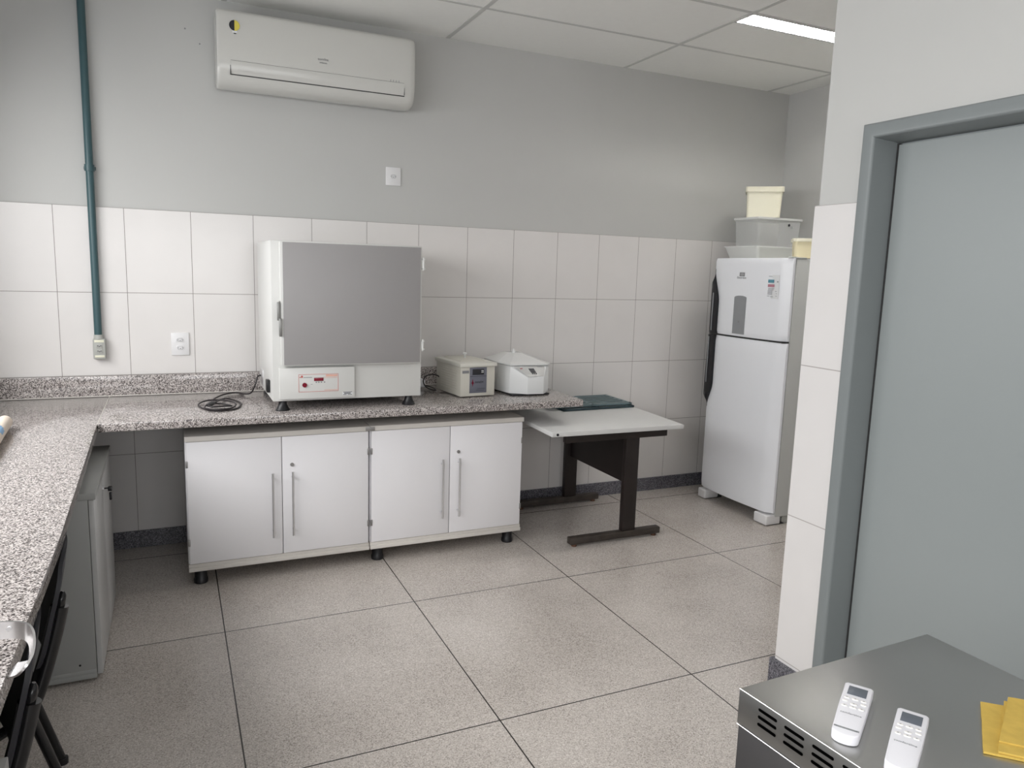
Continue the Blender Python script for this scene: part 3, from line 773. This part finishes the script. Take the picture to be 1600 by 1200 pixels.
def lab(a0, a1, z0, z1, e_, m, name, par):
    b = B(); box(b, fx((a0 + a1) / 2) - e_ - .0004, fx((a0 + a1) / 2) - e_ + .0016, a0, a1, z0, z1); return obj(name, b, m, par, smooth=False)
st = lab(yl0, yl1, 1.482, 1.632, .0005, LBL, 'energy_label', ud)
lab(-.862, -.812, 1.583, 1.603, .0035, TEALP, 'label_blue_band', st); lab(-.868, -.812, 1.556, 1.573, .0035, PINKP, 'label_red_band', st)
for a0, a1, z in ((-.845, -.815, 1.622), (-.868, -.815, 1.545), (-.862, -.815, 1.537), (-.852, -.813, 1.530), (-.852, -.813, 1.523), (-.852, -.813, 1.516), (-.852, -.813, 1.509), (-.832, -.812, 1.497), (-.862, -.838, 1.493), (-.888, -.875, 1.528), (-.892, -.882, 1.514), (-.893, -.880, 1.498), (-.896, -.884, 1.619), (-.896, -.884, 1.600)):
    obj('printed_line', Bx(fx(a0) - .0042, fx(a0) - .0032, a0, a1, z, z + .0028), GRYP, st, smooth=False)
obj('printed_mark', Bx(fx(-.89) - .0045, fx(-.89) - .0032, -.897, -.886, 1.586, 1.594), GRYP, st, smooth=False)
b = B(); box(b, 4.06, 4.12, FY0 + .004, FY0 + .03, 1.7385, 1.748, bev=.002); box(b, 4.09, 4.19, FY0, FY0 + .05, 1.738, 1.746, bev=.002); obj('hinge_cover', b, FRIDS, t)
for y0, y1 in ((-0.345, -0.262), (-0.965, -0.845)):
    b = B(); box(b, 4.036, 4.16, y0, y1, 0.004, 0.072, bev=.01, seg=3); fo = obj('front_foot', b, OUTL, t)
    b = B(); box(b, 4.05, 4.20, y0 + .01, y1 - .01, 0.0, 0.01); obj('foot_pad', b, BLACKP, fo)
b = B(); cyl(b, (4.21, -.955, .03), (4.21, -.90, .03), .03, n=18); obj('roller', b, OUTG, t)
b = B(); box(b, 4.60, 4.76, -.95, -.28, 0.0, .06, bev=.004); obj('rear_support', b, SEAM, t)


# plastic boxes on the refrigerator
def tub(name, label, cat, c, w, d, z0, z1, taper, m, rz=0.0, wall=.003, rim=.008, lidm=None, lid_h=0.0, lid_drop=.018):
    t = thing(name, label, cat, (c[0], c[1], z0), rz, local=True); h = z1 - z0
    b = B(); N = 6
    def ring(w_, d_, z, r=.02): return [b.verts.new((p[0], p[1], z)) for p in rrect(2 * w_, 2 * d_, r, N)]
    zt_ = h - lid_h
    rr = [ring(w - taper, d - taper, 0), ring(w, d, zt_ - rim), ring(w + .006, d + .006, zt_ - rim), ring(w + .006, d + .006, zt_), ring(w - wall, d - wall, zt_), ring(w - taper - wall, d - taper - wall, wall)]
    K = len(rr[0])
    for a, c_ in zip(rr[:-1], rr[1:]):
        for k in range(K): b.faces.new((a[k], a[(k + 1) % K], c_[(k + 1) % K], c_[k]))
    b.faces.new(rr[0][::-1]); b.faces.new(rr[-1])
    obj('tub', b, m, t)
    if lidm:
        b = B(); prism(b, [(p[0], p[1], zt_ - lid_drop) for p in rrect(2 * w + .018, 2 * d + .018, .022, N)], (0, 0, lid_drop + lid_h), bev=.002)
        obj('lid', b, lidm, t)
    return t


tub('plastic_tray', 'shallow white translucent tray on the refrigerator, below the clear box', 'tray', (4.42, -.335), .215, .172, 1.7395, 1.830, .028, FROST, wall=.003)
cb = tub('storage_box', 'clear plastic box with whitish lid on the refrigerator, under the cream tub', 'box', (4.465, -.305), .198, .128, 1.831, 2.032, .010, CLEAR, lidm=FROST, lid_h=.010, lid_drop=.004)
b = B(); prism(b, [(.075 + .009 * math.cos(k * PI / 5), -.1285, .155 + .009 * math.sin(k * PI / 5)) for k in range(10)], (0, -.003, 0)); obj('dark_mark', b, BLK, cb)
b = B(); box(b, .094, .104, -.130, -.127, .132, .150, bev=.001); obj('dark_mark', b, GRYP, cb)
tub('cream_bucket', 'cream rectangular lidded tub, topmost of the pile on the refrigerator', 'tub', (4.395, -.325), .120, .088, 2.033, 2.243, .008, CRB, rz=math.radians(-42), lidm=CRB, lid_h=.004, lid_drop=.032)
tub('cream_box', 'low yellowish cream lidded box beside the clear box, at the wall corner', 'box', (4.352, -.825), .105, .085, 1.7465, 1.872, .006, CRB2, rz=math.radians(-40), lidm=CRB, lid_h=.003)

# ---------------------------------------------------------------- air conditioner
AX0, AX1 = 0.797, 1.856
t = thing('air_conditioner', 'white split air conditioner mounted high on the back wall under the ceiling', 'air conditioner', ((AX0 + AX1) / 2, 0, 2.7))
pf = [(0.0, 2.895), (-0.155, 2.900), (-0.185, 2.893), (-0.200, 2.872), (-0.2045, 2.80), (-0.205, 2.72), (-0.202, 2.64), (-0.192, 2.585), (-0.172, 2.548), (-0.14, 2.528), (-0.08, 2.52), (0.0, 2.535)]
sp_ = smooth_path([(0, y, z) for y, z in pf], 4)
b = B(); rings = []
for x, s in ((AX0, 0.975), (AX0 + .006, 0.992), (AX0 + .016, 1.0), (AX1 - .06, 1.0), (AX1 - .03, .997), (AX1 - .010, .985), (AX1, .955)):
    rings.append([b.verts.new((x, min(-0.001, p.y * (s if p.y < -.02 else 1)), 2.71 + (p.z - 2.71) * s)) for p in sp_])
K = len(rings[0])
for a, c in zip(rings[:-1], rings[1:]):
    for k in range(K): b.faces.new((a[k], a[(k + 1) % K], c[(k + 1) % K], c[k]))
b.faces.new(rings[0][::-1]); b.faces.new(rings[-1])
obj('casing', b, ACW, t)
def ay(z):  # front surface y at height z
    for p, q in zip(sp_[:-1], sp_[1:]):
        if p.y < -.12 and (p.z - z) * (q.z - z) <= 0 and abs(p.z - q.z) > 1e-6: return p.y + (q.y - p.y) * (z - p.z) / (q.z - p.z)
    return -.2
b = B()
zz = [2.645, 2.632, 2.618, 2.604, 2.590, 2.581]
fr_ = [[b.verts.new((x, ay(z) - .0035, z)) for z in zz] for x in (0.862, 1.792)]; bk_ = [[b.verts.new((x, ay(z) + .004, z)) for z in zz] for x in (0.862, 1.792)]
for k in range(5): b.faces.new((fr_[0][k], fr_[0][k + 1], fr_[1][k + 1], fr_[1][k])); b.faces.new((bk_[0][k], bk_[1][k], bk_[1][k + 1], bk_[0][k + 1]))
b.faces.new((*fr_[0], *bk_[0][::-1])); b.faces.new((*fr_[1][::-1], *bk_[1]))
b.faces.new((fr_[0][0], fr_[1][0], bk_[1][0], bk_[0][0])); b.faces.new((fr_[0][-1], bk_[0][-1], bk_[1][-1], fr_[1][-1]))
fl = obj('air_flap', b, ACW, t)
b = B(); box(b, 0.859, 1.796, ay(2.579) - .0015, ay(2.579) + .004, 2.5765, 2.5815); box(b, 0.859, 0.8625, ay(2.61) - .002, ay(2.61) + .006, 2.579, 2.646); box(b, 1.792, 1.7945, ay(2.61) - .002, ay(2.61) + .006, 2.585, 2.630)
box(b, .862, 1.79, ay(2.6465) - .0006, ay(2.6465) + .003, 2.6462, 2.6472)
obj('flap_gap', b, SEAM, t, smooth=False)
obj('brand_lettering', text_bm('comfee', 0.019, face_mat((1.335, -.2062, 2.713), (1, 0, 0), (0, 0, 1))), GRYP, t, smooth=False)
obj('model_lettering', text_bm('INVERTER', 0.009, face_mat((1.336, -.2062, 2.694), (1, 0, 0), (0, 0, 1))), GRYP, t, smooth=False)
b = B()
for k in range(4): box(b, 1.710 + k * .016, 1.7135 + k * .016, ay(2.652) - .0006, ay(2.652) + .002, 2.648, 2.658)
obj('indicator_marks', b, FGREY, t, smooth=False)
def disc(b, cx, cz, r, y, a0, a1, n=18):
    pts = [(cx + r * math.cos(a0 + (a1 - a0) * k / n), y, cz + r * math.sin(a0 + (a1 - a0) * k / n)) for k in range(n + 1)]
    prism(b, pts, (0, -.0006, 0)); return b
ys = -.2055
s0 = obj('energy_sticker', disc(B(), .884, 2.818, .026, ys, -PI / 2, PI / 2), mat('sticker_yellow', (.72, .62, .10), .4), t, smooth=False)
obj('sticker_dark_half', disc(B(), .884, 2.818, .026, ys, PI / 2, 3 * PI / 2), BLK, s0, smooth=False)
b = B(); box(b, .873, .897, ys - .0006, ys + .002, 2.782, 2.793); obj('sticker_base', b, LBL, s0, smooth=False)
b = B(); box(b, .880, .892, ys - .0007, ys + .002, 2.777, 2.781); obj('sticker_tip', b, BLK, s0, smooth=False)

# ---------------------------------------------------------------- outlets, conduit, small wall things
def socket_plate(name, label, x0, x1, z0, z1, sockets):
    t = thing(name, label, 'outlet', ((x0 + x1) / 2, 0, (z0 + z1) / 2))
    yb = 0.0 if z0 < ZT else 0.008
    pl = obj('plate', Bx(x0, x1, yb - .009, yb, z0, z1, bev=.003), OUTL, t)
    for cz in sockets:
        cx = (x0 + x1) / 2; y = yb - .009
        sk = obj('socket', Bx(cx - .021, cx + .021, y - .0015, y + .001, cz - .0135, cz + .0135, bev=.0008), OUTL, t)
        b = B()
        for dx, dz in ((-.010, 0), (0, -.003), (.010, 0)): cyl(b, (cx + dx, y - .0012, cz + dz), (cx + dx, y - .0022, cz + dz), .0028, n=10)
        hx = [(cx + p[0], y - .0017, cz + p[1]) for p in [(-.017, 0), (-.011, .0085), (.011, .0085), (.017, 0), (.011, -.0085), (-.011, -.0085)]]
        sweep(b, hx, .0011, n=5, closed=True); obj('socket_holes', b, GRYP, sk, smooth=False)
    return t


socket_plate('wall_outlet', 'white double outlet plate on the tiles left of the oven', .530, .621, 1.088, 1.214, (1.174, 1.130))
socket_plate('wall_outlet', 'white single outlet plate on the grey wall below the air conditioner', 1.741, 1.833, 2.097, 2.205, (2.151,))
t = thing('conduit_pipe', 'dark green painted conduit pipe running down the back wall', 'pipe', (.178, -.03, 1.2))
b = B(); cyl(b, (.1785, -.024, 1.205), (.1785, -.024, ZC - .002), .0185, n=20); obj('pipe', b, GREENP, t)
b = B(); cyl(b, (.1875, -.024, 2.05), (.1875, -.024, 2.085), .001, n=6); b.free()
b = B(); cyl(b, (.1785, -.024, 2.050), (.1785, -.024, 2.083), .0235, n=20); box(b, .151, .206, -.003, .007, 2.058, 2.075, bev=.001); obj('clamp', b, GREENP, t)
t = thing('conduit_outlet', 'small grey metal outlet box at the lower end of green conduit', 'outlet', (.183, -.02, 1.13))
b = B(); box(b, .152, .212, -.045, -.0005, 1.077, 1.186, bev=.006, seg=3); cyl(b, (.180, -.024, 1.184), (.180, -.024, 1.208), .024, .022, n=20); bx_ = obj('box', b, OUTG, t)
for a0, a1 in ((1.168, 1.181), (1.088, 1.099)): obj('cream_strip', Bx(.160, .205, -.0465, -.044, a0, a1, bev=.0006), OUTC, bx_)
for cz in (1.150, 1.122):
    sk = obj('socket', Bx(.168, .197, -.0475, -.044, cz - .011, cz + .011, bev=.001), OUTG, bx_)
    b = B()
    for dx, dz in ((-.007, 0), (0, -.003), (.007, 0)): cyl(b, (.1825 + dx, -.0472, cz + dz), (.1825 + dx, -.0482, cz + dz), .0026, n=8)
    obj('socket_holes', b, BLK, sk, smooth=False)
for x, z, l in ((.654, 2.824, 'tiny dark wall plug left of the air conditioner, the higher of two'), (.724, 2.757, 'tiny dark wall plug left of the air conditioner, the lower of two')):
    b = B(); cyl(b, (x, .008, z), (x, .005, z), .004, n=12); cyl(b, (x, .005, z), (x, .004, z), .002, n=8); tag(obj('wall_plug', b, GRYP, origin=(x, .008, z)), l, 'wall plug')

# ---------------------------------------------------------------- beige roll on the left counter
t = thing('wrapped_roll', 'beige plastic-wrapped roll with blue print on left counter', 'roll', (-.10, -1.05, CZ))
b = B(); sweep(b, smooth_path([(-.080, -1.75, .905), (-.100, -1.30, .904), (-.118, -1.0, .904), (-.128, -.80, .905)], 5), .0285, n=20); rb = obj('roll', b, SKIN, t)
b = B(); sweep(b, [(-.133, -.905, .905), (-.118, -1.02, .9045), (-.110, -1.12, .904)], .0290, n=20)
for v in list(b.verts):
    if v.co.z < .906: b.verts.remove(v)
obj('blue_print', b, BLUEP, rb)

# ---------------------------------------------------------------- riveted handle over the counter edge, case out of frame
t = thing('metal_case', 'riveted aluminium handle reaching over the near edge of the left counter', 'case', (0.0, -3.1, CZ))
obj('case_body', Bx(-.30, .02, -3.40, -2.98, CZ + .001, 1.06, bev=.008), ALU, t)
hp = smooth_path([(.02, -2.985, .940), (.15, -2.99, .938), (.235, -3.0, .934), (.268, -3.010, .932), (.282, -3.030, .928), (.287, -3.052, .918), (.286, -3.070, .905), (.279, -3.078, .895), (.266, -3.060, .883), (.2485, -3.030, .868)], 5)
b = B(); sweep(b, hp, .002, .0165, rect=True); hd = obj('handle', b, ALU, t)
for x in (.19, .245):
    b = B(); cyl(b, (x, -2.998, .937), (x, -3.006, .937), .004, n=12); obj('rivet', b, CHROME, hd)

# ---------------------------------------------------------------- black chairs pushed under the left counter
def make_chair(dy, label):
    a = math.radians(14.5); piv = Vector((.242, 0, 0))
    loc = Vector((.242, -2.335 + dy, 0)) - Matrix.Rotation(a, 3, 'Z') @ piv
    t = thing('black_chair', label, 'chair', loc, a, local=True)
    YC = 0.19
    b = B(); nu, nv = 18, 14; fr, bk = [], []
    for j in range(nv + 1):
        v = j / nv; z = 0.505 + 0.325 * v; f_, k_ = [], []
        hw = 0.228 * (1 - 0.14 * max(0, 2 * v - 1) ** 5 - 0.10 * max(0, 1 - 2 * v) ** 4)
        for i in range(nu + 1):
            u = 2 * i / nu - 1; x = 0.217 + (z - 0.505) * 0.205 - 0.036 * u * u
            y = YC + u * hw; zz_ = z - .03 * abs(u) ** 4 * (2 * v - 1)
            f_.append(b.verts.new((x, y, zz_))); k_.append(b.verts.new((x - .010, y, zz_)))
        fr.append(f_); bk.append(k_)
    for j in range(nv):
        for i in range(nu):
            b.faces.new((fr[j][i], fr[j][i + 1], fr[j + 1][i + 1], fr[j + 1][i])); b.faces.new((bk[j][i], bk[j + 1][i], bk[j + 1][i + 1], bk[j][i + 1]))
        b.faces.new((fr[j][0], fr[j + 1][0], bk[j + 1][0], bk[j][0])); b.faces.new((fr[j][nu], bk[j][nu], bk[j + 1][nu], fr[j + 1][nu]))
    for i in range(nu):
        b.faces.new((fr[0][i], bk[0][i], bk[0][i + 1], fr[0][i + 1])); b.faces.new((fr[nv][i], fr[nv][i + 1], bk[nv][i + 1], bk[nv][i]))
    obj('backrest', b, BLACKM, t)
    b = B(); prism(b, [(-.02 + p[0], YC + p[1], .43) for p in rrect(.40, .45, .06)], (0, 0, .02), bev=.006); obj('seat', b, BLACKM, t)
    for yy in (0.0, 0.38):
        b = B(); sweep(b, smooth_path([(.246, yy, .728), (.226, yy, .66), (.200, yy, .56), (.172, yy, .47), (.140, yy, .40), (.06, yy, .36), (-.06, yy, .26), (-.21, yy, .012)], 5), [.004, .010, .0128] + [.0135] * 33, [.005, .012, .0155] + [.0165] * 33, n=12, up=Vector((0, 1, 0)))
        obj('frame_tube', b, BLACKG, t)
        b = B(); sweep(b, smooth_path([(.236, yy, .690), (.222, yy, .63), (.198, yy, .545), (.170, yy, .460), (.150, yy, .425)], 5), .0225, .0215, n=14, up=Vector((0, 1, 0)))
        obj('back_sleeve', b, BLACKG, t)
        b = B(); cyl(b, (.150, yy, .42), (.262, yy, .012), .0125, n=12); obj('rear_leg', b, BLACKG, t)
        for x in (.263, -.212):
            b = B(); cyl(b, (x, yy, 0), (x, yy, .02), .016, n=12); obj('foot_cap', b, BLACKP, t)
    b = B(); cyl(b, (.02, 0, .41), (.02, .38, .41), .010, n=10); obj('crossbar', b, BLACKG, t)
    return t


make_chair(0.0, 'black plastic chair with tube frame under left counter, the farther one')
make_chair(-0.48, 'black plastic chair with tube frame under left counter, the nearer one')

# ---------------------------------------------------------------- stainless equipment at the lower right
SZ = 0.92; A = math.radians(1.9)
t = thing('stainless_oven', 'stainless steel oven casing with vent slots in the right foreground', 'oven', (1.386, -3.634, SZ), A, local=True)
SW, SD = 0.488, 0.50
shr = -0.01
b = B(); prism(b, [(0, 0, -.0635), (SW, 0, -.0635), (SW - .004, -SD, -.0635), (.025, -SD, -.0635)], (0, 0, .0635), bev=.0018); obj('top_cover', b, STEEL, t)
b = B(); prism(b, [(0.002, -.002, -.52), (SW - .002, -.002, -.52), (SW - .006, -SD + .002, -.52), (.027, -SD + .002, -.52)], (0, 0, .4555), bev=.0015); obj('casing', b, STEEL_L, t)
dv = Vector((.025, -SD, 0)).normalized(); nv_ = Vector((-dv.y, dv.x, 0)) * -1
nv_ = Vector((-SD, -.025, 0)).normalized()
b = B()
for a in range(9):
    for z in (-.0148, -.0276, -.0405):
        s0_, s1_ = 0.0425 + a * .0530, 0.0805 + a * .0530; pts_ = []
        r = .0026
        for k in range(9): an = PI / 2 + k * PI / 8; pts_.append((s0_ + r + r * math.cos(an), z + r * math.sin(an)))
        for k in range(9): an = -PI / 2 + k * PI / 8; pts_.append((s1_ - r + r * math.cos(an), z + r * math.sin(an)))
        prism(b, [dv * p + Vector((0, 0, q)) - nv_ * .002 for p, q in pts_], nv_ * .0026)
obj('vent_slots', b, mat('black_void', (.001, .001, .001), 1.0, spec=0.0), t, smooth=False)
b = B(); sweep(b, [Vector((0, 0, -.0642)) + nv_ * .0008, dv * SD + Vector((0, 0, -.0642)) + nv_ * .0003], .0008, n=6); sweep(b, [Vector((0, 0, -.0008)), dv * SD + Vector((0, 0, -.0008))], .0007, n=6); obj('edge_highlight', b, ALU, t)  # thin bright rods drawn as the highlights along the cover edges
for x, y in ((.05, -.05), (SW - .05, -.05), (.07, -SD + .05), (SW - .06, -SD + .05)):
    b = B(); cyl(b, (x, y, -.545), (x, y, -.519), .018, n=14); obj('foot', b, BLACKP, t)
t = thing('low_bench', 'low white bench carrying the stainless oven in the right foreground', 'bench', (1.386, -3.634, 0), A, local=True)
obj('bench_top', Bx(-.03, SW + .03, -SD - .05, .03, .345, .375, bev=.003), MELA, t)
for x, y in ((0, 0), (SW - .04, 0), (0, -SD - .02), (SW - .04, -SD - .02)): obj('leg', Bx(x, x + .035, y - .02, y + .015, 0, .346, bev=.002), DARKB, t)


# ---------------------------------------------------------------- remotes and cloths on the stainless top
def make_remote(label, top, bot, w, holder_text, flap):
    top, bot = Vector(top), Vector(bot); dl = (bot - top); L = dl.length; ang = math.atan2(dl.y, dl.x) + PI / 2
    t = thing('remote_control', label, 'remote control', (top.x, top.y, SZ), ang, local=True)
    # local: x across, y from 0 (head) to -L (tail)
    b = B(); h = .0165; o2 = []
    prof = [(-w / 2 + .004, 0), (w / 2 - .004, 0), (w / 2, -.004), (w / 2 - .001, -L * .5), (w / 2 - .0025, -L + .012)] + [((w / 2 - .0025) * math.cos(k * PI / 8), -L + .012 - .012 * math.sin(k * PI / 8)) for k in range(1, 8)] + [(-w / 2 + .0025, -L + .012), (-w / 2 + .001, -L * .5), (-w / 2, -.004)]
    prism(b, [(x, y, .001) for x, y in prof], (0, 0, h), bev=.0022, seg=3); obj('casing', b, REMW, t)
    z = h + .001
    obj('screen', Bx(-w * .33, w * .33, -.040, -.011, z - .001, z + .0006, bev=.0005), SCR, t)
    for r, (yy, xs) in enumerate(((-.052, (-.0125, 0, .0125)), (-.063, (-.0135, .0135)), (-.069, (0,)), (-.079, (-.0125, 0, .0125)))):
        for x in xs:
            b = B(); prism(b, [(x + p[0], yy + p[1], z - .001) for p in rrect(.0085 if x else .010, .0055, .0025, 3)], (0, 0, .0022), bev=.0006); bt = obj('button', b, REMB, t)
            if r in (0, 3) or x == 0:
                b = B(); box(b, x - .0012, x + .0012, yy - .0008, yy + .0008, z + .0011, z + .0014); obj('button_mark', b, GRYP, bt, smooth=False)
    obj('lettering', text_bm(holder_text, .0066, face_mat((0, -.100, z + .0001), (1, 0, 0), (0, 1, 0)), .0002), GRYP if flap else FGREY, t, smooth=False)
    if flap:
        b = B(); box(b, -w * .34, w * .34, -L + .0165, -L + .021, z - .0008, z + .0004, bev=.0003); box(b, -w / 2 + .004, -w / 2 + .008, -L + .017, -L + .021, z - .0008, z + .0004); box(b, w / 2 - .008, w / 2 - .004, -L + .017, -L + .021, z - .0008, z + .0004)
        obj('holder_slot', b, FGREY, t, smooth=False)
    return t


make_remote('white remote control lying on the stainless top, the one nearer the vent slots', (1.5600, -3.7255, 0), (1.4230, -3.8160, 0), .0435, 'comfortline', True)
make_remote('white remote control on the stainless top, between the other remote and yellow cloths', (1.5770, -3.8130, 0), (1.4330, -3.9005, 0), .0445, 'comfortline', False)


def cloth(name, label, pts, z, th, seed):
    random.seed(seed); b = B(); n = len(pts); out = []
    for k in range(n):
        a, c = Vector(pts[k]), Vector(pts[(k + 1) % n])
        for s in range(8): q = a.lerp(c, s / 8); out.append((q.x + random.uniform(-.0006, .0006), q.y + random.uniform(-.0006, .0006)))
    prism(b, [(x, y, z) for x, y in out], (0, 0, th), bev=.0006, seg=1)
    return obj(name, b, YEL, origin=(pts[0][0], pts[0][1], z))


tag(cloth('yellow_cloth', '', [(1.731, -3.821), (1.790, -3.8775), (1.70, -4.00), (1.603, -3.910)], SZ + .0005, .0035, 1), 'folded yellow cleaning cloth, lowest of the three on the stainless top', 'cloth', 'yellow cloths on the stainless top')
tag(cloth('yellow_cloth', '', [(1.764, -3.838), (1.83, -3.905), (1.72, -4.02), (1.619, -3.921)], SZ + .0042, .0032, 2), 'folded yellow cleaning cloth in the middle of the stack of three', 'cloth', 'yellow cloths on the stainless top')
tag(cloth('yellow_cloth', '', [(1.777, -3.836), (1.85, -3.905), (1.735, -4.00), (1.641, -3.908)], SZ + .0076, .0030, 3), 'folded yellow cleaning cloth, topmost of the three on the stainless top', 'cloth', 'yellow cloths on the stainless top')

# the raw world copies keep their own local offset
bpy.context.view_layer.update()
